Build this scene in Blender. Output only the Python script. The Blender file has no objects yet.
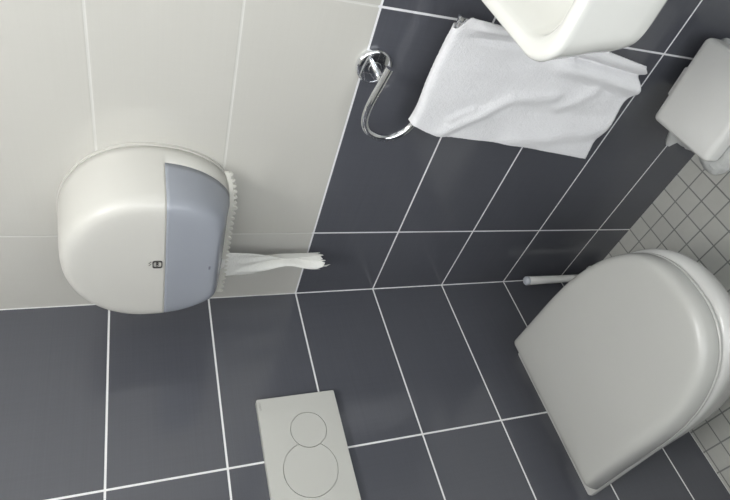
import bpy, bmesh, math, random
from mathutils import Vector, Matrix, geometry, noise
random.seed(7)
scn = bpy.context.scene
COL = scn.collection
PI = math.pi

# ------------------------------------------------------------------ materials
def new_mat(name):
    m = bpy.data.materials.new(name); m.use_nodes = True
    nt = m.node_tree
    b = nt.nodes.get('Principled BSDF')
    return m, nt, b

class NB:
    """tiny node helper"""
    def __init__(s, nt): s.nt = nt
    def n(s, t, **k):
        o = s.nt.nodes.new(t)
        for a, v in k.items(): setattr(o, a, v)
        return o
    def put(s, sock, v):
        if hasattr(v, 'is_output'): s.nt.links.new(v, sock)
        else: sock.default_value = v
    def m(s, op, a, b=None, c=None):
        o = s.n('ShaderNodeMath', operation=op)
        s.put(o.inputs[0], a)
        if b is not None: s.put(o.inputs[1], b)
        if c is not None: s.put(o.inputs[2], c)
        return o.outputs[0]
    def mix(s, f, a, b):
        o = s.n('ShaderNodeMix', data_type='RGBA')
        s.put(o.inputs['Factor'], f)
        s.put(o.inputs[6], a); s.put(o.inputs[7], b)
        return o.outputs[2]
    def noise(s, vec, scale, detail=2, rough=.5):
        o = s.n('ShaderNodeTexNoise')
        s.put(o.inputs['Vector'], vec)
        o.inputs['Scale'].default_value = scale; o.inputs['Detail'].default_value = detail
        o.inputs['Roughness'].default_value = rough
        return o.outputs['Fac']
    def comb(s, x, y, z):
        o = s.n('ShaderNodeCombineXYZ')
        s.put(o.inputs[0], x); s.put(o.inputs[1], y); s.put(o.inputs[2], z)
        return o.outputs[0]

def rgba(c): return (c[0], c[1], c[2], 1)

def simple(name, col, rough=.4, metal=0, spec=.5, coat=0, bump=None, var=.02):
    m, nt, b = new_mat(name); k = NB(nt)
    tc = k.n('ShaderNodeTexCoord')
    f = k.noise(tc.outputs['Object'], 9, 3)
    c2 = tuple(max(0, x*(1-var*4)) for x in col)
    k.put(b.inputs['Base Color'], k.mix(f, rgba(c2), rgba(col)))
    b.inputs['Roughness'].default_value = rough
    b.inputs['Metallic'].default_value = metal
    b.inputs['Specular IOR Level'].default_value = spec
    b.inputs['Coat Weight'].default_value = coat
    b.inputs['Coat Roughness'].default_value = .06
    if bump:
        sc, st, dist = bump
        bn = k.n('ShaderNodeBump'); bn.inputs['Strength'].default_value = st; bn.inputs['Distance'].default_value = dist
        k.put(bn.inputs['Height'], k.noise(tc.outputs['Object'], sc, 4))
        k.put(b.inputs['Normal'], bn.outputs[0])
    return m

ROW0 = .1141; ROW = .2; DARKTOP = ROW0 + 4*ROW      # tile rows above the floor
def tile_mat(name, axis, u0, white_above=True):
    """wall tiles 500 x 200 mm stacked; axis = world coordinate that runs along the wall"""
    m, nt, b = new_mat(name); k = NB(nt)
    g = k.n('ShaderNodeNewGeometry')
    sp = k.n('ShaderNodeSeparateXYZ'); k.put(sp.inputs[0], g.outputs['Position'])
    u = sp.outputs[axis]; z = sp.outputs[2]
    fu = k.m('DIVIDE', k.m('SUBTRACT', u, u0), .5)
    fz = k.m('DIVIDE', k.m('SUBTRACT', z, ROW0), ROW)
    du = k.m('MULTIPLY', k.m('ABSOLUTE', k.m('SUBTRACT', fu, k.m('ROUND', fu))), .5)
    dz = k.m('MULTIPLY', k.m('ABSOLUTE', k.m('SUBTRACT', fz, k.m('ROUND', fz))), ROW)
    d = k.m('MINIMUM', du, dz)
    d = k.m('MINIMUM', d, k.m('ABSOLUTE', u))           # corner joint (wall meets wall at 0)
    if axis == 0: d = k.m('MINIMUM', d, z)              # sealant at the floor
    mask = k.m('LESS_THAN', d, .0019)
    bevel = k.m('SMOOTH_MIN', k.m('DIVIDE', d, .0035), 1.0, .2)
    # fine streaks along the tile
    stv = k.comb(k.m('MULTIPLY', u, 2.2), k.m('MULTIPLY', z, 420), 0)
    st = k.noise(stv, 1.0, 2, .6)
    crossv = k.comb(k.m('MULTIPLY', u, 300), k.m('MULTIPLY', z, 3), 5)
    st2 = k.noise(crossv, 1.0, 1, .5)
    tid = k.n('ShaderNodeTexWhiteNoise', noise_dimensions='2D')
    k.put(tid.inputs['Vector'], k.comb(k.m('FLOOR', fu), k.m('FLOOR', fz), 0))
    tone = k.m('ADD', k.m('MULTIPLY', st, .55), k.m('ADD', k.m('MULTIPLY', st2, .25), k.m('MULTIPLY', tid.outputs['Value'], .2)))
    dark = k.mix(tone, (.077, .080, .095, 1), (.103, .107, .124, 1))
    if white_above:
        white = k.mix(tone, (.56, .55, .51, 1), (.60, .59, .55, 1))
        isw = k.m('GREATER_THAN', z, DARKTOP)
        body = k.mix(isw, dark, white)
        grout = k.mix(k.m('GREATER_THAN', z, DARKTOP+.004), (.80, .80, .82, 1), (.63, .625, .59, 1))
    else:
        body = dark; grout = (.80, .80, .80, 1)
    k.put(b.inputs['Base Color'], k.mix(mask, body, grout))
    k.put(b.inputs['Roughness'], k.m('ADD', k.m('MULTIPLY', mask, .5), k.m('ADD', .10, k.m('MULTIPLY', st, .08))))
    b.inputs['Specular IOR Level'].default_value = .75
    bn = k.n('ShaderNodeBump'); bn.inputs['Strength'].default_value = .35; bn.inputs['Distance'].default_value = .0012
    k.put(bn.inputs['Height'], k.m('ADD', bevel, k.m('MULTIPLY', st, .03)))
    k.put(b.inputs['Normal'], bn.outputs[0])
    return m

def floor_mat():
    m, nt, b = new_mat('floor_mosaic'); k = NB(nt)
    g = k.n('ShaderNodeNewGeometry')
    sp = k.n('ShaderNodeSeparateXYZ'); k.put(sp.inputs[0], g.outputs['Position'])
    S = .0505
    fx = k.m('DIVIDE', k.m('ADD', sp.outputs[0], .0463), S)
    fy = k.m('DIVIDE', k.m('ADD', sp.outputs[1], .2116), S)
    dx = k.m('ABSOLUTE', k.m('SUBTRACT', fx, k.m('ROUND', fx)))
    dy = k.m('ABSOLUTE', k.m('SUBTRACT', fy, k.m('ROUND', fy)))
    d = k.m('MULTIPLY', k.m('MINIMUM', dx, dy), S)
    mask = k.m('LESS_THAN', d, .0017)
    tid = k.n('ShaderNodeTexWhiteNoise', noise_dimensions='2D')
    k.put(tid.inputs['Vector'], k.comb(k.m('FLOOR', fx), k.m('FLOOR', fy), 0))
    n1 = k.noise(g.outputs['Position'], 60, 4)
    t = k.m('ADD', k.m('MULTIPLY', tid.outputs['Value'], .5), k.m('MULTIPLY', n1, .5))
    body = k.mix(t, (.47, .47, .435, 1), (.57, .57, .53, 1))
    gn = k.noise(g.outputs['Position'], 25, 3)
    gr = k.mix(gn, (.19, .19, .18, 1), (.28, .28, .27, 1))
    k.put(b.inputs['Base Color'], k.mix(mask, body, gr))
    k.put(b.inputs['Roughness'], k.m('ADD', .42, k.m('MULTIPLY', mask, .4)))
    bn = k.n('ShaderNodeBump'); bn.inputs['Strength'].default_value = .4; bn.inputs['Distance'].default_value = .001
    k.put(bn.inputs['Height'], k.m('SMOOTH_MIN', k.m('DIVIDE', d, .003), 1.0, .2))
    k.put(b.inputs['Normal'], bn.outputs[0])
    return m

M = dict(
    right=tile_mat('tiles_right_wall', 1, -.2103),
    back=tile_mat('tiles_back_wall', 0, -.3865, False),
    floor=floor_mat(),
    paint=simple('painted_wall', (.72, .72, .70), .6),
    ceil=simple('ceiling_paint', (.86, .86, .85), .8),
    door=simple('door_paint', (.72, .74, .76), .35),
    ceramic=simple('white_ceramic', (.84, .84, .80), .14, coat=.3, var=.01),
    pan=simple('toilet_ceramic', (.55, .55, .53), .26, coat=.1, var=.01),
    seat=simple('seat_plastic', (.49, .49, .465), .27, var=.01),
    plate=simple('plate_plastic', (.56, .56, .525), .3, var=.01),
    disp=simple('dispenser_plastic', (.63, .62, .58), .36, var=.01),
    teeth=simple('tear_teeth_plastic', (.72, .71, .65), .35),
    bin=simple('bin_plastic', (.70, .70, .675), .38, var=.015),
    bag=simple('bag_film', (.50, .51, .50), .3, bump=(40, .6, .01)),
    brush=simple('brush_plastic', (.92, .92, .90), .3),
    bristle=simple('bristles', (.7, .7, .68), .8),
    cap=simple('cap_plastic', (.55, .58, .63), .3),
    slot=simple('lock_plastic', (.16, .16, .20), .7),
    dark=simple('dark_rubber', (.03, .03, .032), .5),
    ink=simple('logo_ink', (.055, .052, .048), .5),
    mark=simple('moulded_mark', (.36, .36, .34), .4),
    chrome=simple('chrome', (.82, .83, .85), .06, 1.0, var=.003),
    paper=simple('tissue_paper', (.86, .86, .82), .9, spec=.1, bump=(160, .5, .003)),
)
def window_mat():
    m, nt, b = new_mat('smoked_window')
    k = NB(nt); tc = k.n('ShaderNodeTexCoord')
    f = k.noise(tc.outputs['Object'], 6, 2)
    k.put(b.inputs['Base Color'], k.mix(f, (.385, .41, .465, 1), (.425, .45, .50, 1)))
    b.inputs['Roughness'].default_value = .24
    b.inputs['Transmission Weight'].default_value = .22
    b.inputs['IOR'].default_value = 1.45
    return m
M['window'] = window_mat()
def towel_mat():
    m, nt, b = new_mat('terry_cloth'); k = NB(nt)
    tc = k.n('ShaderNodeTexCoord')
    n1 = k.noise(tc.outputs['Object'], 420, 2, .7); n2 = k.noise(tc.outputs['Object'], 90, 3)
    k.put(b.inputs['Base Color'], k.mix(n1, (.72, .72, .735, 1), (.84, .84, .855, 1)))
    b.inputs['Roughness'].default_value = .95; b.inputs['Specular IOR Level'].default_value = .05
    b.inputs['Sheen Weight'].default_value = .25
    bn = k.n('ShaderNodeBump'); bn.inputs['Strength'].default_value = .4; bn.inputs['Distance'].default_value = .003
    k.put(bn.inputs['Height'], k.m('ADD', n1, n2)); k.put(b.inputs['Normal'], bn.outputs[0])
    return m
M['towel'] = towel_mat()
def lamp_mat():
    m, nt, b = new_mat('lamp_diffuser')
    b.inputs['Base Color'].default_value = (.9, .9, .9, 1)
    b.inputs['Emission Color'].default_value = (1.0, .995, .985, 1)
    b.inputs['Emission Strength'].default_value = LAMP
    return m
LAMP = 24.0; FILL_LIGHT = 3.3
M['lamp'] = lamp_mat()
def fill_light_mat():  # glowing panel of the added side light
    m, nt, b = new_mat('fill_light_glow'); k = NB(nt)
    tc = k.n('ShaderNodeTexCoord')
    f = k.noise(tc.outputs['Object'], 30, 3)
    b.inputs['Base Color'].default_value = (.8, .82, .84, 1)
    k.put(b.inputs['Emission Color'], k.mix(f, (.93, .97, 1.0, 1), (.97, .985, 1.0, 1)))
    b.inputs['Emission Strength'].default_value = FILL_LIGHT
    return m
M['pane'] = fill_light_mat()

# ------------------------------------------------------------------ object helpers
def tag(o, label=None, cat=None, group=None, kind=None):
    if label: o['label'] = label
    if cat: o['category'] = cat
    if group: o['group'] = group
    if kind: o['kind'] = kind
    return o

def empty(name, loc, label, cat, rz=0):
    o = bpy.data.objects.new(name, None); COL.objects.link(o)
    o.location = loc; o.rotation_euler = (0, 0, rz); o.empty_display_size = .05
    return tag(o, label, cat)

def obj(name, bm, mat, parent=None, smooth=True, angle=35, keep_world=True):
    """links bm as one mesh object; bm is written in world space, converted to the parent's frame"""
    if parent is not None and keep_world:
        mw = Matrix.Translation(parent['_loc']) @ Matrix.Rotation(parent['_rz'], 4, 'Z') if '_loc' in parent else None
        if mw is None: mw = parent.matrix_basis.copy()
        bm.transform(mw.inverted())
    bmesh.ops.recalc_face_normals(bm, faces=bm.faces)
    me = bpy.data.meshes.new(name); bm.to_mesh(me); bm.free()
    me.materials.append(mat)
    if smooth:
        for p in me.polygons: p.use_smooth = True
        try: me.set_sharp_from_angle(angle=math.radians(angle))
        except Exception: pass
    o = bpy.data.objects.new(name, me); COL.objects.link(o)
    if parent is not None: o.parent = parent
    return o

def box(bm, lo, hi, bev=0, seg=3):
    r = bmesh.ops.create_cube(bm, size=1)
    vs = r['verts']
    for v in vs:
        v.co = Vector([(lo[i]+hi[i])/2 + v.co[i]*(hi[i]-lo[i]) for i in range(3)])
    if bev:
        es = list({e for v in vs for e in v.link_edges})
        bmesh.ops.bevel(bm, geom=es, offset=bev, segments=seg, profile=.6, affect='EDGES')

def loft(bm, rings, cap0=True, cap1=True):
    vr = [[bm.verts.new(p) for p in r] for r in rings]
    n = len(rings[0])
    for a, b in zip(vr, vr[1:]):
        for i in range(n):
            j = (i+1) % n
            bm.faces.new((a[i], a[j], b[j], b[i]))
    if cap0: bm.faces.new(vr[0][::-1])
    if cap1: bm.faces.new(vr[-1])
    return vr

def tube(bm, pts, rad, n=16, caps=True):
    pts = [Vector(p) for p in pts]
    rs = rad if isinstance(rad, (list, tuple)) else [rad]*len(pts)
    t0 = (pts[1]-pts[0]).normalized()
    up = Vector((0, 0, 1)) if abs(t0.z) < .9 else Vector((1, 0, 0))
    nrm = (up - t0*up.dot(t0)).normalized()
    rings = []
    for i, p in enumerate(pts):
        t = ((pts[min(i+1, len(pts)-1)] - p).normalized() + (p - pts[max(i-1, 0)]).normalized()).normalized()
        nrm = (nrm - t*nrm.dot(t)).normalized(); bn = t.cross(nrm)
        rings.append([p + (nrm*math.cos(2*PI*k/n) + bn*math.sin(2*PI*k/n))*rs[i] for k in range(n)])
    loft(bm, rings, caps, caps)

def lathe(bm, prof, origin, axis, n=32, caps=True):
    """prof: list of (radius, height along axis)"""
    a = Vector(axis).normalized(); u = a.orthogonal().normalized(); v = a.cross(u); o = Vector(origin)
    loft(bm, [[o + a*h + (u*math.cos(2*PI*k/n) + v*math.sin(2*PI*k/n))*r for k in range(n)] for r, h in prof], caps, caps)

def text_bm(body, size, depth):
    cu = bpy.data.curves.new('t', 'FONT'); cu.body = body; cu.size = size; cu.extrude = depth
    cu.align_x = 'CENTER'; cu.align_y = 'CENTER'; cu.resolution_u = 3
    o = bpy.data.objects.new('t', cu); COL.objects.link(o)
    dg = bpy.context.evaluated_depsgraph_get(); dg.update()
    me = bpy.data.meshes.new_from_object(o.evaluated_get(dg))
    bm = bmesh.new(); bm.from_mesh(me)
    bpy.data.objects.remove(o); bpy.data.curves.remove(cu); bpy.data.meshes.remove(me)
    return bm

def sstep(a, b, x):
    t = min(1, max(0, (x-a)/(b-a))); return t*t*(3-2*t)

# ------------------------------------------------------------------ the room
X0, Y0, H = -1.30, -1.62, 2.40
def slab(name, lo, hi, mat):
    bm = bmesh.new(); box(bm, lo, hi)
    o = obj(name, bm, mat, smooth=False); tag(o, kind='structure'); return o
slab('floor', (X0-.1, Y0-.1, -.1), (.1, .1, 0), M['floor'])
slab('ceiling', (X0-.1, Y0-.1, H), (.1, .1, H+.1), M['ceil'])
slab('wall_right', (0, Y0-.1, 0), (.1, .1, H), M['right'])
slab('wall_back', (X0-.1, 0, 0), (0, .1, H), M['back'])
slab('wall_left', (X0-.1, Y0-.1, 0), (X0, 0, H), M['right'])
slab('wall_front', (X0, Y0-.1, 0), (0, Y0, H), M['paint'])
d = empty('door_1', (-.62, Y0, 0), None, None); tag(d, kind='structure')
bm = bmesh.new(); box(bm, (-1.02, Y0, .005), (-.22, Y0+.035, 2.02), .004); obj('door_leaf', bm, M['door'], d)
bm = bmesh.new(); tube(bm, [(-.94, Y0+.035, 1.02), (-.94, Y0+.08, 1.02), (-.93, Y0+.088, 1.02), (-.82, Y0+.088, 1.02)], .009, 12)
obj('door_handle', bm, M['chrome'], d)

# unseen window-shaped side light added to brighten the room, then the ceiling lamp
WY0, WY1, WZ0, WZ1 = -1.52, -.82, .30, 1.95
W = empty('fill_light_1', (X0, (WY0+WY1)/2, WZ0), None, None); tag(W, kind='structure')  # added fill light on the left wall, no known window
bm = bmesh.new(); box(bm, (X0+.001, WY0+.05, WZ0+.05), (X0+.012, WY1-.05, WZ1-.05)); obj('fill_light_panel', bm, M['pane'], W, smooth=False)
bm = bmesh.new()
for lo, hi in (((WY0, WZ0), (WY1, WZ0+.05)), ((WY0, WZ1-.05), (WY1, WZ1)), ((WY0, WZ0+.05), (WY0+.05, WZ1-.05)), ((WY1-.05, WZ0+.05), (WY1, WZ1-.05))):
    box(bm, (X0, lo[0], lo[1]), (X0+.03, hi[0], hi[1]))
obj('fill_light_frame', bm, M['door'], W, smooth=False)
LX, LY = -.80, -1.02
L = empty('ceiling_lamp', (LX, LY, H), 'round white ceiling lamp with a bright diffuser above the toilet room', 'lamp')
bm = bmesh.new(); lathe(bm, [(.27, 0), (.27, -.03), (.265, -.035), (.25, -.035)], (LX, LY, H), (0, 0, 1), 48); obj('lamp_base', bm, M['paint'], L)
bm = bmesh.new(); lathe(bm, [(.248, -.0355), (.248, -.055), (.225, -.068), (.15, -.074), (.03, -.076)], (LX, LY, H), (0, 0, 1), 48); obj('diffuser', bm, M['lamp'], L)

# ------------------------------------------------------------------ toilet
CX = -.4035
def dring(hw, yb, yf, ys, z, rc=.02, n=2.25, cx=CX, hb=None):
    """D outline: straight back at yb, corner radius rc, super-elliptic front reaching yf"""
    p = []
    NC, NF = 6, 48
    hb = hw - .002 if hb is None else hb
    for i in range(NC+1):                                # back corner (towards +x)
        a = PI/2 - i/NC*PI/2
        p.append(Vector((cx+hb-rc+rc*math.cos(a), yb-rc+rc*math.sin(a), z)))
    for i in range(NF+1):
        a = i/NF*PI
        c, s = math.cos(a), math.sin(a)
        x = hw*math.copysign(abs(c)**(2/n), c); y = (ys-yf)*abs(s)**(2/n)
        p.append(Vector((cx+x, ys-y, z)))
    for i in range(NC+1):
        a = PI - i/NC*PI/2
        p.append(Vector((cx-hb+rc+rc*math.cos(a), yb-rc+rc*math.sin(a), z)))
    return p
T = empty('toilet', (CX, 0, 0), 'white wall-hung toilet with its lid closed, below the flush plate', 'toilet')
NN = 2.4
def dr(hw, yb, yf, ys, z, rc=.02, hb=None): return dring(hw, yb, yf, ys, z, rc, NN, CX, hb)
bm = bmesh.new()
loft(bm, [dr(.05, 0, -.20, -.08, .085), dr(.090, 0, -.27, -.1, .09), dr(.112, 0, -.32, -.12, .115),
          dr(.130, 0, -.385, -.14, .17), dr(.145, 0, -.44, -.17, .24), dr(.156, 0, -.487, -.2, .30),
          dr(.164, 0, -.510, -.22, .335), dr(.1695, 0, -.519, -.235, .360, .014, .172), dr(.1725, 0, -.520, -.235, .374, .010, .178),
          dr(.172, 0, -.514, -.235, .381, .008, .178), dr(.169, 0, -.507, -.235, .3845, .007, .176)])
obj('bowl', bm, M['pan'], T, angle=50)
bm = bmesh.new()
loft(bm, [dr(.170, -.040, -.503, -.235, .3855, .02), dr(.1735, -.037, -.5065, -.235, .387, .022), dr(.1735, -.037, -.5065, -.235, .391, .022), dr(.171, -.04, -.504, -.235, .3928, .022)])
obj('seat', bm, M['seat'], T)
bm = bmesh.new()
lr = []
for dd, z in [(.0030, .3932), (.0006, .3945), (0, .398), (.0004, .414), (.0012, .425), (.0025, .4325), (.0045, .4385), (.0075, .4430), (.0115, .4460), (.0165, .4478), (.024, .4490), (.036, .4500), (.07, .4512), (.11, .4518), (.14, .452)]:
    q = min(1, (z-.3932)/.052)
    ring = dr(.1735-dd, -.036-.036*q-dd*.6, -.5060+dd*1.15, -.235+dd*.2, z, max(.006, .010-dd*.2), .1765-.001*q-dd)
    for p in ring: p.z = .3932 + (p.z-.3932)*(1-.34*sstep(-.12, -.50, p.y))
    lr.append(ring)
loft(bm, lr)
obj('lid', bm, M['seat'], T, angle=60)
for s in (-1, 1):
    bm = bmesh.new(); tube(bm, [(CX+s*.075-.022, -.028, .394), (CX+s*.075+.022, -.028, .394)], .0085, 16)
    box(bm, (CX+s*.075-.012, -.038, .3848), (CX+s*.075+.012, -.020, .394), .002)
    obj('hinge', bm, M['seat'], T)

# ------------------------------------------------------------------ flush plate
FX0, FX1, FZ0, FZ1 = -.513, -.2665, .886, 1.0475
FY = -.0125
P = empty('flush_plate', ((FX0+FX1)/2, 0, (FZ0+FZ1)/2), 'white rectangular dual flush plate with two round buttons on the dark tiled wall', 'flush plate')
c1, r1 = Vector((-.3425, .9555)), .0362
c2, r2 = Vector((-.4185, .9665)), .0525
def eight(g=0):
    """union outline of the two button holes"""
    D = (c2-c1).length; base = math.atan2((c2-c1).y, (c2-c1).x)
    a = (D*D + r1*r1 - r2*r2)/(2*D); t1 = math.acos(a/r1); t2 = math.acos((D-a)/r2)
    N = 64
    pts = [c1 + Vector((math.cos(base+t1+(2*PI-2*t1)*i/N), math.sin(base+t1+(2*PI-2*t1)*i/N)))*r1 for i in range(N+1)]
    b2 = base+PI
    pts += [c2 + Vector((math.cos(b2+t2+(2*PI-2*t2)*i/N), math.sin(b2+t2+(2*PI-2*t2)*i/N)))*r2 for i in range(1, N)]
    return pts
def extr(bm, loops, y0, y1):
    """prism of a polygon (with holes) in the xz plane between y0 (front) and y1"""
    tri = geometry.tessellate_polygon([[Vector((p.x, p.y, 0)) for p in l] for l in loops])
    flat = [p for l in loops for p in l]
    va = [bm.verts.new((p.x, y0, p.y)) for p in flat]; vb = [bm.verts.new((p.x, y1, p.y)) for p in flat]
    for t in tri:
        bm.faces.new([va[i] for i in t]); bm.faces.new([vb[i] for i in reversed(t)])
    k = 0
    for l in loops:
        n = len(l)
        for i in range(n):
            a, b = k+i, k+(i+1) % n
            bm.faces.new((va[a], va[b], vb[b], vb[a]))
        k += n
def rrect2(x0, x1, z0, z1, r, n=5):
    p = []
    for cx, cz, a0 in ((x1-r, z1-r, 0), (x0+r, z1-r, PI/2), (x0+r, z0+r, PI), (x1-r, z0+r, 1.5*PI)):
        for i in range(n+1):
            a = a0 + i/n*PI/2; p.append(Vector((cx+r*math.cos(a), cz+r*math.sin(a))))
    return p
bm = bmesh.new()
extr(bm, [rrect2(FX0, FX1, FZ0, FZ1, .003), eight()], FY, FY+.0045)
rim = [[Vector((p.x, y, p.y)) for p in rrect2(FX0, FX1, FZ0, FZ1, .003)] for y in (FY+.0045, 0)]
loft(bm, rim)
bmesh.ops.remove_doubles(bm, verts=bm.verts, dist=1e-6)
obj('plate_frame', bm, M['plate'], P, angle=30)
G = .0011
N = 72
bm = bmesh.new()
disc = [c1 + Vector((math.cos(2*PI*i/N), math.sin(2*PI*i/N)))*(r1-G) for i in range(N)]
extr(bm, [disc], FY-.0002, FY+.0040); o = obj('small_button', bm, M['plate'], P, angle=30); o['label'] = 'small round flush button'
bm = bmesh.new()
rr1, rr2 = r1+.0004, r2-G
D = (c2-c1).length; base = math.atan2((c2-c1).y, (c2-c1).x)
a = (D*D + rr1*rr1 - rr2*rr2)/(2*D); t1 = math.acos(a/rr1); t2 = math.acos((D-a)/rr2)
b2 = base+PI
pts = [c2 + Vector((math.cos(b2+t2+(2*PI-2*t2)*i/N), math.sin(b2+t2+(2*PI-2*t2)*i/N)))*rr2 for i in range(N+1)]
pts += [c1 + Vector((math.cos(base-t1+2*t1*i/16), math.sin(base-t1+2*t1*i/16)))*rr1 for i in range(1, 16)][::1]
# the bite runs back from the end of the big arc to its start
e0 = pts[N]; bite = pts[N+1:]
if (bite[0]-e0).length > (bite[-1]-e0).length: bite = bite[::-1]
pts = pts[:N+1] + bite
extr(bm, [pts], FY-.0002, FY+.0040); o = obj('large_button', bm, M['plate'], P, angle=30); o['label'] = 'large round flush button'
bm = text_bm('GEBERIT', .0050, .0002)
bm.transform(Matrix.Translation((-.2815, FY-.0001, 1.0415)) @ Matrix.Rotation(PI/2, 4, 'X'))
o = obj('maker_mark', bm, M['mark'], P, smooth=False); o['label'] = 'tiny moulded grey lettering'

# ------------------------------------------------------------------ paper dispenser
DY, DZ = -.2690, 1.2400
WZ, WX = 1.2145, -.042
NW_, NU_ = 36, 40                                        # points per side below / above the window line
def dpro(dl, x):
    """elevation outline at depth x, drawn in by dl; symmetric about DY, points i and -1-i share a height"""
    a = .1602-dl; bu = .1405-dl*.85; bl = .158-dl*.85
    n, nn = 2.3, 2.06
    zb = 1.1045 + .22*max(0, -x-.05) + .32*dl
    K = .010
    dense = []
    for i in range(401):
        t = -PI/2 + PI/2*i/400
        z = DZ - bl*abs(math.sin(t))**(2/n); y = a*abs(math.cos(t))**(2/n)
        h = max(K-abs(z-zb), 0)/K
        dense.append((max(.004, y), max(z, zb) + h*h*K*.25))
    dense = [q for q in dense if q[1] < WZ]
    acc = [0]
    for p, q in zip(dense, dense[1:]): acc.append(acc[-1] + math.hypot(q[0]-p[0], q[1]-p[1]))
    half = []; k = 0
    tw = math.asin(min(1, ((DZ-WZ)/bl)**(n/2)))
    for i in range(NW_):
        g = acc[-1]*i/NW_
        while acc[k+1] < g: k += 1
        f = (g-acc[k])/max(1e-9, acc[k+1]-acc[k])
        half.append((dense[k][0]+(dense[k+1][0]-dense[k][0])*f, dense[k][1]+(dense[k+1][1]-dense[k][1])*f-DZ))
    for i in range(0, 6):
        t = -tw + tw*i/6
        half.append((a*math.cos(t)**(2/n), -bl*abs(math.sin(t))**(2/n)))
    for i in range(0, NU_):
        t = PI/2*i/NU_
        half.append((a*math.cos(t)**(2/nn), bu*math.sin(t)**(2/nn)))
    half.append((.002, bu))
    r = [Vector((x, DY+y, DZ+z)) for y, z in half]
    l = [Vector((x, DY-y, DZ+z)) for y, z in half[::-1]]
    return r + l
NH = NW_ + 1 + 5 + NU_ + 1
prof = [(0, 0), (.001, -.02), (.003, -.042), (.004, -.055), (.006, -.074), (.0080, -.092), (.0102, -.106), (.0125, -.114), (.0158, -.1200), (.0200, -.1244), (.0255, -.1274), (.032, -.1290), (.041, -.1299), (.052, -.1303)]
DISP = empty('toilet_paper_dispenser', (0, DY, 1.105), 'large rounded white paper dispenser with a smoked grey window on the white tiles', 'dispenser')
def shell(win):
    bm = bmesh.new()
    rings = [[bm.verts.new(p) for p in dpro(dl, x)] for dl, x in prof]
    n = 2*NH
    for k, (A, B_) in enumerate(zip(rings, rings[1:])):
        xm = (prof[k][1]+prof[k+1][1])/2
        for i in range(n):
            j = (i+1) % n
            low = (i < NW_) or (i >= n-1-NW_)
            w_ = low and xm < WX
            slot = (i < 11 or i >= n-12) and -.075 < xm < -.003
            if w_ == win and not slot: bm.faces.new((A[i], A[j], B_[j], B_[i]))
    F_ = rings[-1]
    for i in range(NH-1):
        if (i < NW_) == win: bm.faces.new((F_[i], F_[i+1], F_[n-2-i], F_[n-1-i]))
    bmesh.ops.delete(bm, geom=[v for v in bm.verts if not v.link_faces], context='VERTS')
    return bm
o = obj('cover', shell(False), M['disp'], DISP, angle=60)
sm = o.modifiers.new('thick', 'SOLIDIFY'); sm.thickness = .0025; sm.offset = -1
cover = o
o = obj('window', shell(True), M['window'], DISP, angle=60); o['label'] = 'smoked translucent grey window'
sm = o.modifiers.new('thick', 'SOLIDIFY'); sm.thickness = .0022; sm.offset = -1
pane = o
bm = bmesh.new()
loft(bm, [[Vector((-.0005, DY+(p.y-DY)*1.012, DZ+(p.z-DZ)*1.012)) for p in dpro(0, 0)], [Vector((-.006, DY+(p.y-DY)*1.012, DZ+(p.z-DZ)*1.012)) for p in dpro(0, 0)]])
obj('back_plate', bm, M['disp'], DISP)
# toothed tear edge along the bottom
bm = bmesh.new()
NT = 25
def ty(i): return -.4150 + (.3190)*i/(NT-1)
def tz(y): return 1.1035 + .013*max(0, (-.345-y)/.07)**2 + .002*max(0, (y+.14)/.05)**2
path = [(-.044, ty(0)-.004 + (.327)*i/40) for i in range(41)]
loft(bm, [[Vector((x, y, tz(y)+dz)) for x, dz in ((-.0535, -.0032), (-.0505, -.0032), (-.0505, .004), (-.0535, .004))] for _, y in path])
for i in range(NT):
    y = ty(i); big = 1.0 if i == 6 else .68
    z0 = tz(y)-.003; w = .0043*(1.2 if i == 6 else 1); t = .0024
    x = -.052
    bs = [Vector((x-t, y-w, z0)), Vector((x+t, y-w, z0)), Vector((x+t, y+w, z0)), Vector((x-t, y+w, z0))]
    md = [Vector((x-t*.8-.0006, y-w*.72, z0-.0055*big)), Vector((x+t*.8-.0006, y-w*.72, z0-.0055*big)), Vector((x+t*.8-.0006, y+w*.72, z0-.0055*big)), Vector((x-t*.8-.0006, y+w*.72, z0-.0055*big))]
    tp = [p*1 for p in md]
    cen = Vector((x-.0012, y, z0-.0088*big))
    tp = [cen + (p - Vector((x-.0006, y, z0-.0055*big)))*.35 for p in md]
    loft(bm, [bs, md, tp])
o = obj('tear_edge', bm, M['teeth'], DISP, angle=40); o['label'] = 'row of white serrated teeth'
# emblem
lx = -.1303; ly, lz = -.2785, 1.2268
bm = bmesh.new()
def emb(s, x, dz=0):
    s = s*.86
    return [Vector((x, p.x, p.y)) for p in rrect2(ly-.0105*s, ly+.0105*s, lz-.0090*s, lz+.0090*s, .0045*s)]
out, inn = emb(1, lx-.0016), emb(.76, lx-.0016)
ob, ib = emb(1, lx+.001), emb(.76, lx+.001)
n = len(out)
vo, vi, vob, vib = ([bm.verts.new(p) for p in r] for r in (out, inn, ob, ib))
for i in range(n):
    j = (i+1) % n
    bm.faces.new((vo[i], vo[j], vi[j], vi[i])); bm.faces.new((vo[i], vo[j], vob[j], vob[i])); bm.faces.new((vi[i], vi[j], vib[j], vib[i]))
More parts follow.
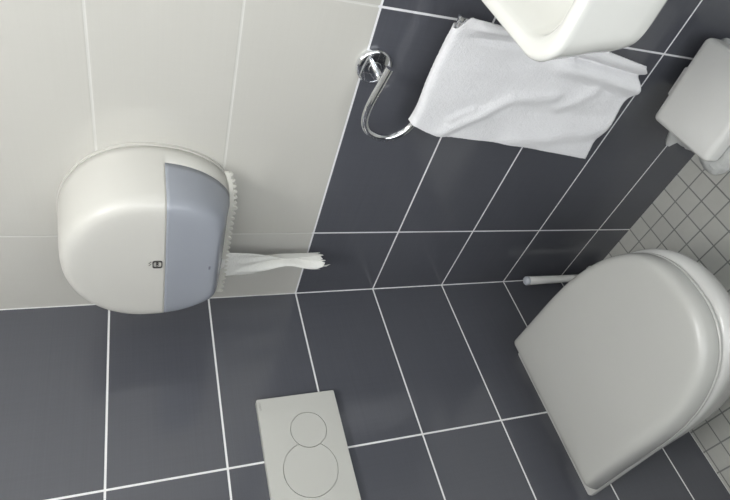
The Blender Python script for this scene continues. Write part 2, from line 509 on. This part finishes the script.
# text reads upright on the wall: local x -> -y, local y -> z, normal -> -x
tb = text_bm('TORK', .0060, .0004)
mx = Matrix(((0, 0, -1, lx-.0012), (-1, 0, 0, ly), (0, 1, 0, lz), (0, 0, 0, 1)))
tb.transform(mx)
me = bpy.data.meshes.new('t'); tb.to_mesh(me); tb.free(); bm.from_mesh(me); bpy.data.meshes.remove(me)
for k in range(2):                                        # slanted shade lines on the emblem's upper edge
    a = Vector((lx-.0014, ly-.008+k*.0055, lz+.0098)); b = a + Vector((0, .0042, .0035))
    tube(bm, [a, b], .0006, 6)
o = obj('emblem', bm, M['ink'], DISP, smooth=False); o['label'] = 'small dark rounded emblem'; o.parent = cover
bm = bmesh.new(); box(bm, (-.1309, -.268, 1.1405), (-.1285, -.260, 1.1435), .0004)
o = obj('lock_slot', bm, M['slot'], DISP); o['label'] = 'tiny grey lock slot at the window edge'; o.parent = pane

# paper roll with its loose tail
TP = empty('toilet_paper', (-.06, DY, .872), 'twisted torn end of white toilet paper hanging below the dispenser', 'toilet paper')
bm = bmesh.new()
lathe(bm, [(.022, 0), (.088, 0), (.088, .085), (.022, .085)], (-.104, DY+.005, 1.250), (1, 0, 0), 40, caps=False)
lathe(bm, [(.022, 0), (.022, .085)], (-.104, DY+.005, 1.250), (1, 0, 0), 40, caps=False)
obj('roll', bm, M['paper'], TP, angle=40)
bm = bmesh.new()
NS, NW = 90, 30
grid = []
for i in range(NS+1):
    s = i/NS
    row = []
    for j in range(NW+1):
        w = j/NW
        zend = .8990 + .011*math.sin(w*9) * (.5+.5*w) - .006*w + (.009 if j % 5 == 2 else 0)
        if w > .93: zend -= .008
        z = 1.124 + (zend-1.124)*s
        hw = .0365 - .0115*math.exp(-((z-.977)/.035)**2) - .0125*sstep(1.06, .93, z)
        yc = -.1770 + .0015*math.sin(s*5) + .0065*math.exp(-((z-.977)/.04)**2)*(-1) + .008*sstep(1.0, .9, z)
        g = sstep(1.09, .98, z)
        x = -.052 - .006*math.sin(w*PI*5+.6+s*1.5)*g*(1.2-.4*s) - .006*math.sin(w*PI*2.2+s*3)*g - .002*math.sin(w*3+s*4)
        x += .006*s
        ex = .0014*noise.noise(Vector((s*9, w*4, 1)))
        row.append(bm.verts.new((x, yc+(w-.5)*2*hw*(1+.05*noise.noise(Vector((s*6, 3, w*2)))), z+ex)))
    grid.append(row)
for i in range(NS):
    for j in range(NW):
        bm.faces.new((grid[i][j], grid[i][j+1], grid[i+1][j+1], grid[i+1][j]))
# torn wisp
q = grid[NS][NW-1].co
v1 = bm.verts.new(q+Vector((0, .002, -.012))); v2 = bm.verts.new(q+Vector((.004, -.001, -.022)))
bm.faces.new((grid[NS][NW-1], grid[NS][NW], v1)); bm.faces.new((grid[NS][NW-1], v1, v2))
o = obj('loose_end', bm, M['paper'], TP, angle=80)
sm = o.modifiers.new('thick', 'SOLIDIFY'); sm.thickness = .0006; sm.offset = 0

# ------------------------------------------------------------------ towel ring
RY, RZ = -.6140, .8975
RING = empty('towel_ring', (0, RY, RZ), 'open chrome towel hook ring on a round wall rosette', 'towel ring')
bm = bmesh.new(); lathe(bm, [(.0305, 0), (.0305, .006), (.0292, .0085), (.0265, .0095), (.011, .0100), (.010, .0115)], (0, RY, RZ), (-1, 0, 0), 48); obj('rosette', bm, M['chrome'], RING, angle=50)
bm = bmesh.new(); tube(bm, [(-.010, RY, RZ), (-.055, RY, RZ)], .0058, 20); obj('stem', bm, M['chrome'], RING)
bx = -.060
zl = .8085
def crom(P_, m=6):
    o_ = []
    P_ = [Vector(p) for p in P_]; P_ = [P_[0]*2-P_[1]] + P_ + [P_[-1]*2-P_[-2]]
    for a, b, c, d_ in zip(P_, P_[1:], P_[2:], P_[3:]):
        for i in range(m):
            t = i/m
            o_.append(.5*((2*b) + (c-a)*t + (2*a-5*b+4*c-d_)*t*t + (3*b-a-3*c+d_)*t**3))
    return o_ + [P_[-2]]
pts = crom([(bx, -.6445, .8965), (bx, -.6183, .9020), (bx, -.5768, .9098), (bx, -.5473, .9100), (bx, -.5268, .8995), (bx, -.5155, .8790), (bx, -.5150, .8560), (bx, -.5270, .8355), (bx, -.5468, .8225), (bx, -.580, .8160), (bx, -.63, .8125), (bx, -.68, .8100), (bx, -.7340, zl)])
low_bar = [p for p in pts if p.y <= -.5460 and p.z < .826]
def bar_z(y):
    for p, q in zip(low_bar, low_bar[1:]):
        if q.y <= y <= p.y: return p.z + (q.z-p.z)*(p.y-y)/(p.y-q.y)
    return low_bar[0].z if y > low_bar[0].y else low_bar[-1].z
bm = bmesh.new(); tube(bm, pts, .0064, 20); bar = obj('ring_bar', bm, M['chrome'], RING, angle=50)
bm = bmesh.new(); lathe(bm, [(.0074, 0), (.0080, .001), (.0080, .003), (.0066, .0035), (.0066, .005), (.0080, .0055), (.0080, .008), (.007, .009)], (bx, -.734, zl), (0, -1, 0), 24)
o = obj('end_cap', bm, M['chrome'], RING, angle=40); o['label'] = 'ribbed end cap'; o.parent = bar

# ------------------------------------------------------------------ towel
TOP = zl + .0075
def ridge(y, z, a, b, w, h):
    a = Vector(a); b = Vector(b); p = Vector((y, z)); ab = b-a
    t = max(-.15, min(1.15, (p-a).dot(ab)/ab.length_squared))
    d = (p-(a+ab*t)).length; fade = min(sstep(-.15, .12, t), sstep(1.15, .88, t))
    return h*math.exp(-(d/w)**2)*fade
NY, NS = 130, 240
front, back, arc = .425, .33, .026
bm = bmesh.new(); rows = []
for i in range(NS+1):
    L_ = -back + (front+back)*i/NS                        # path length measured from the fold
    row = []
    for j in range(NY+1):
        w = j/NY
        # side edges
        if L_ >= 0:
            dn = L_/front
            yhi = -.552 + .010*sstep(0, .15, dn) + .045*dn + .002*math.sin(dn*7)
            ylo = -.727 - .024*sstep(.01, .06, dn) + .034*dn + .003*math.sin(dn*6+1)
        else:
            dn = -L_/back
            yhi = -.552 + .010*sstep(0, .3, dn); ylo = -.727 + .012*dn
        y = ylo + (yhi-ylo)*w
        # fold over the bar
        r = .0092
        if abs(L_) < r*PI/2:
            a = L_/r; x = bx - r*math.sin(a); z = bar_z(y) + r*math.cos(a)
        else:
            sgn = 1 if L_ > 0 else -1
            x = bx - sgn*r; z = bar_z(y) - (abs(L_)-r*PI/2)
        if L_ > 0:
            dn = L_/front
            # bottom hem line: slightly uneven
            z += dn*dn*(.004*math.sin(w*8) - .010*math.exp(-((y+.655)/.02)**2) - .012*math.exp(-((1-w)/.22)**2) + .020*math.exp(-(w/.05)**2) + .006*math.exp(-((y+.720)/.018)**2) + .006*math.exp(-((y+.684)/.008)**2))
            g = sstep(.012, .06, L_)
            dx = 0
            dx += ridge(y, z, (-.535, .775), (-.615, .66), .012, .0065)
            dx += ridge(y, z, (-.615, .66), (-.63, .56), .012, .004)
            dx += ridge(y, z, (-.565, .765), (-.595, .72), .008, .003)
            dx += ridge(y, z, (-.735, .80), (-.738, .55), .0075, .013)
            dx -= ridge(y, z, (-.716, .80), (-.712, .60), .006, .005)
            dx += ridge(y, z, (-.660, .36), (-.690, .60), .014, .012)
            dx += ridge(y, z, (-.708, .36), (-.722, .60), .013, .013)
            dx -= ridge(y, z, (-.685, .37), (-.707, .58), .006, .009)
            dx += ridge(y, z, (-.60, .55), (-.655, .48), .013, .004)
            dx += ridge(y, z, (-.53, .62), (-.56, .42), .018, .005)
            dx -= ridge(y, z, (-.59, .60), (-.60, .42), .016, .004)
            dx += .0030*math.sin(y*55+z*21)*dn + .0022*noise.noise(Vector((y*28, z*18, 3)))
            x -= dx*g; z += .006*math.sin(w*PI*1.0+.3)*math.exp(-(dn/.05)**2)
            x += .010*sstep(0, .5, dn) * (1-.2*w)
            x -= .010*sstep(.55, 1, dn)*w*0
        else:
            dn = -L_/back
            x += -.004*dn + .002*math.sin(y*40)*dn
        f = .0004
        x += f*noise.noise(Vector((y*300, z*300, 0))); y += f*1.6*noise.noise(Vector((y*260, z*260, 9))); z += f*1.6*noise.noise(Vector((y*260, z*260, 17)))
        row.append(bm.verts.new((x, y, z)))
    rows.append(row)
for i in range(NS):
    for j in range(NY):
        bm.faces.new((rows[i][j], rows[i][j+1], rows[i+1][j+1], rows[i+1][j]))
o = obj('towel', bm, M['towel'], angle=180)
tag(o, 'crumpled white terry hand towel hanging from the chrome ring beside the basin', 'towel')
sm = o.modifiers.new('thick', 'SOLIDIFY'); sm.thickness = .0035; sm.offset = 0

# ------------------------------------------------------------------ wash basin
SY0, SY1, SX = -1.165, -.8025, -.321
def rr(x0, x1, y0, y1, r, z, rb=None, n=10):
    rb = r if rb is None else rb
    p = []
    for cx, cy, a0, q in ((x1-rb, y1-rb, 0, rb), (x0+r, y1-r, PI/2, r), (x0+r, y0+r, PI, r), (x1-rb, y0+rb, 1.5*PI, rb)):
        for i in range(n+1):
            a = a0 + i/n*PI/2; p.append(Vector((cx+q*math.cos(a), cy+q*math.sin(a), z)))
    return p
S = empty('washbasin', (0, (SY0+SY1)/2, .72), 'small white ceramic wall basin above the hanging towel', 'washbasin')
bm = bmesh.new()
rg = []
for d, z in [(.085, .700), (.058, .701), (.044, .706), (.034, .718), (.026, .742), (.018, .78), (.009, .81), (.003, .835), (.0, .844), (.001, .8485), (.004, .851), (.008, .8517)]:
    rg.append(rr(SX+d*.9, 0, SY0+d*.5, SY1-d*.5, max(.03, .042-d*.1), z, .004))
for d, z in [(.013, .851), (.0165, .847), (.019, .838), (.027, .81), (.036, .785), (.05, .770), (.07, .763), (.10, .760)]:
    rg.append(rr(SX+d, -.085-d*.4, SY0+d, SY1-d, .05, z, .03))
loft(bm, rg)
obj('basin', bm, M['ceramic'], S, angle=60)
bm = bmesh.new(); lathe(bm, [(.021, 0), (.021, .002), (.017, .0035), (.008, .003)], (-.17, -.985, .7602), (0, 0, 1), 32); obj('drain', bm, M['chrome'], S)

# ------------------------------------------------------------------ sanitary bin
BX, BY = -.1215, -.6925
B = empty('waste_bin', (BX, BY, 0), 'small light grey square waste bin with flat lid standing beside the wall under the basin', 'bin', math.radians(4.5))
rotm = Matrix.Translation((BX, BY, 0)) @ Matrix.Rotation(math.radians(4.5), 4, 'Z')
def bobj(name, bm, mat, **k):
    bm.transform(rotm); return obj(name, bm, mat, B, **k)
HX, HY = .0775, .0875; LZ = .012
def brr(hx, hy, r, z): return rr(-hx, hx, -hy, hy, r*.75, z, n=6)
bm = bmesh.new()
loft(bm, [brr(.058, .060, .014, .0), brr(.062, .064, .016, .004), brr(.070, .073, .016, .20+LZ), brr(.073, .076, .016, .238+LZ), brr(.070, .073, .014, .240+LZ), brr(.066, .069, .014, .20+LZ), brr(.058, .060, .012, .008)])
bobj('bin_body', bm, M['bin'])
bm = bmesh.new()
loft(bm, [brr(HX-.004, HY-.004, .010, .2475+LZ), brr(HX-.0005, HY-.0005, .014, .2485+LZ), brr(HX, HY, .014, .258+LZ), brr(HX, HY, .014, .272+LZ), brr(HX-.0015, HY-.0015, .014, .2768+LZ), brr(HX-.005, HY-.005, .012, .2795+LZ), brr(HX-.012, HY-.012, .010, .2802+LZ), brr(HX-.05, HY-.05, .006, .2806+LZ)])
bobj('lid', bm, M['bin'])
bm = bmesh.new()
box(bm, (HX-.012, -.020, .225+LZ), (HX+.016, .040, .262+LZ), .004)
bobj('hinge', bm, M['bin'])
bm = bmesh.new()
rings = []
base0 = brr(.068, .077, .018, 0); base = []
for p, q in zip(base0, base0[1:]+base0[:1]):
    m_ = max(1, int((q-p).length/.005))
    base += [p + (q-p)*(i/m_) for i in range(m_)]
lev = [(.000, .2435), (.010, .2455), (.017, .240), (.017, .230), (.012, .219), (.007, .208)]
for li, (off, z) in enumerate(lev):
    r = []
    for i, p in enumerate(base):
        nr = Vector(((p.x/.068)**5, (p.y/.077)**5, 0)).normalized()
        q = Vector((p.x, p.y, 0))
        nz = noise.noise(Vector((p.x*45, p.y*45, z*30))); n2 = noise.noise(Vector((p.x*110, p.y*110, z*70+4)))
        bulge = 1 + 1.0*max(0, nr.y)*sstep(.03, -.05, p.x) + .7*sstep(-.03, -.07, p.x)
        amp = off*bulge + (.006*nz + .003*n2)*(1 if li else .2)
        amp += .05*math.exp(-((p.x-.03)/.02)**2)*max(0, nr.y)*(0, .35, 1, 1, .5, 0)[li]*(.8+nz)
        q = q + nr*max(amp, .0015)
        r.append(Vector((q.x, q.y, z + LZ + (.006*n2 + .006*nz)*(1 if li > 1 else .1))))
    rings.append(r)
loft(bm, rings, False, False)
o = bobj('bin_liner', bm, M['bag'], angle=70); o['label'] = 'crumpled translucent plastic bag edge'

# ------------------------------------------------------------------ toilet brush
AX, AY = -.0470, -.0610
BR = empty('toilet_brush', (AX, AY, 0), 'white toilet brush handle standing upright in the corner beside the toilet', 'toilet brush')
bm = bmesh.new(); lathe(bm, [(.0090, .073), (.0098, .12), (.0108, .20), (.0116, .26), (.0120, .2865), (.0113, .2885)], (AX, AY, 0), (0, 0, 1), 24); handle = obj('handle', bm, M['brush'], BR, angle=50)
bm = bmesh.new(); lathe(bm, [(.0118, .2886), (.0123, .290), (.0123, .2945), (.0105, .2975), (.006, .299)], (AX, AY, 0), (0, 0, 1), 24); o = obj('end_cap', bm, M['cap'], BR, angle=50); o['label'] = 'pale blue-grey end cap'; o.parent = handle
bm = bmesh.new()
lathe(bm, [(.012, .01), (.022, .013), (.024, .03), (.022, .05), (.010, .072)], (AX, AY, 0), (0, 0, 1), 28); obj('brush_head', bm, M['bristle'], BR)
bm = bmesh.new(); lathe(bm, [(.030, .0), (.032, .003), (.0325, .03), (.033, .060), (.032, .062), (.031, .060), (.030, .03), (.028, .006)], (AX, AY, 0), (0, 0, 1), 36); obj('holder', bm, M['brush'], BR, angle=40)

# ------------------------------------------------------------------ camera
R = [[-0.2801527991129672, -0.28609168770468435, -0.9163328845869219], [-0.7427715249654838, 0.6692995955105602, 0.01812493171430027], [0.6081158367033513, 0.6857037244141517, -0.4000069142838623]]
F, PPX, PPY = 551.7282345285098, 15.129885563831401, -6.823319553272593
cam = bpy.data.cameras.new('camera'); co = bpy.data.objects.new('camera', cam); COL.objects.link(co)
rt, dn, fw = (Vector(r) for r in R)
mw = Matrix((rt, -dn, -fw)).transposed().to_4x4()
mw.translation = Vector((-0.769583645569965, -1.0413933416750791, 1.2539713782640058))
co.matrix_world = mw
cam.sensor_fit = 'HORIZONTAL'; cam.sensor_width = 36; cam.lens = F/730*36
cam.shift_x = -PPX/730; cam.shift_y = PPY/730
cam.clip_start = .01
scn.camera = co

w = bpy.data.worlds.new('world'); scn.world = w; w.use_nodes = True
w.node_tree.nodes['Background'].inputs[0].default_value = (.05, .05, .05, 1)
vs = scn.view_settings
vs.view_transform = 'Standard'; vs.look = 'None'; vs.exposure = 0.0; vs.gamma = 1; vs.use_curve_mapping = False
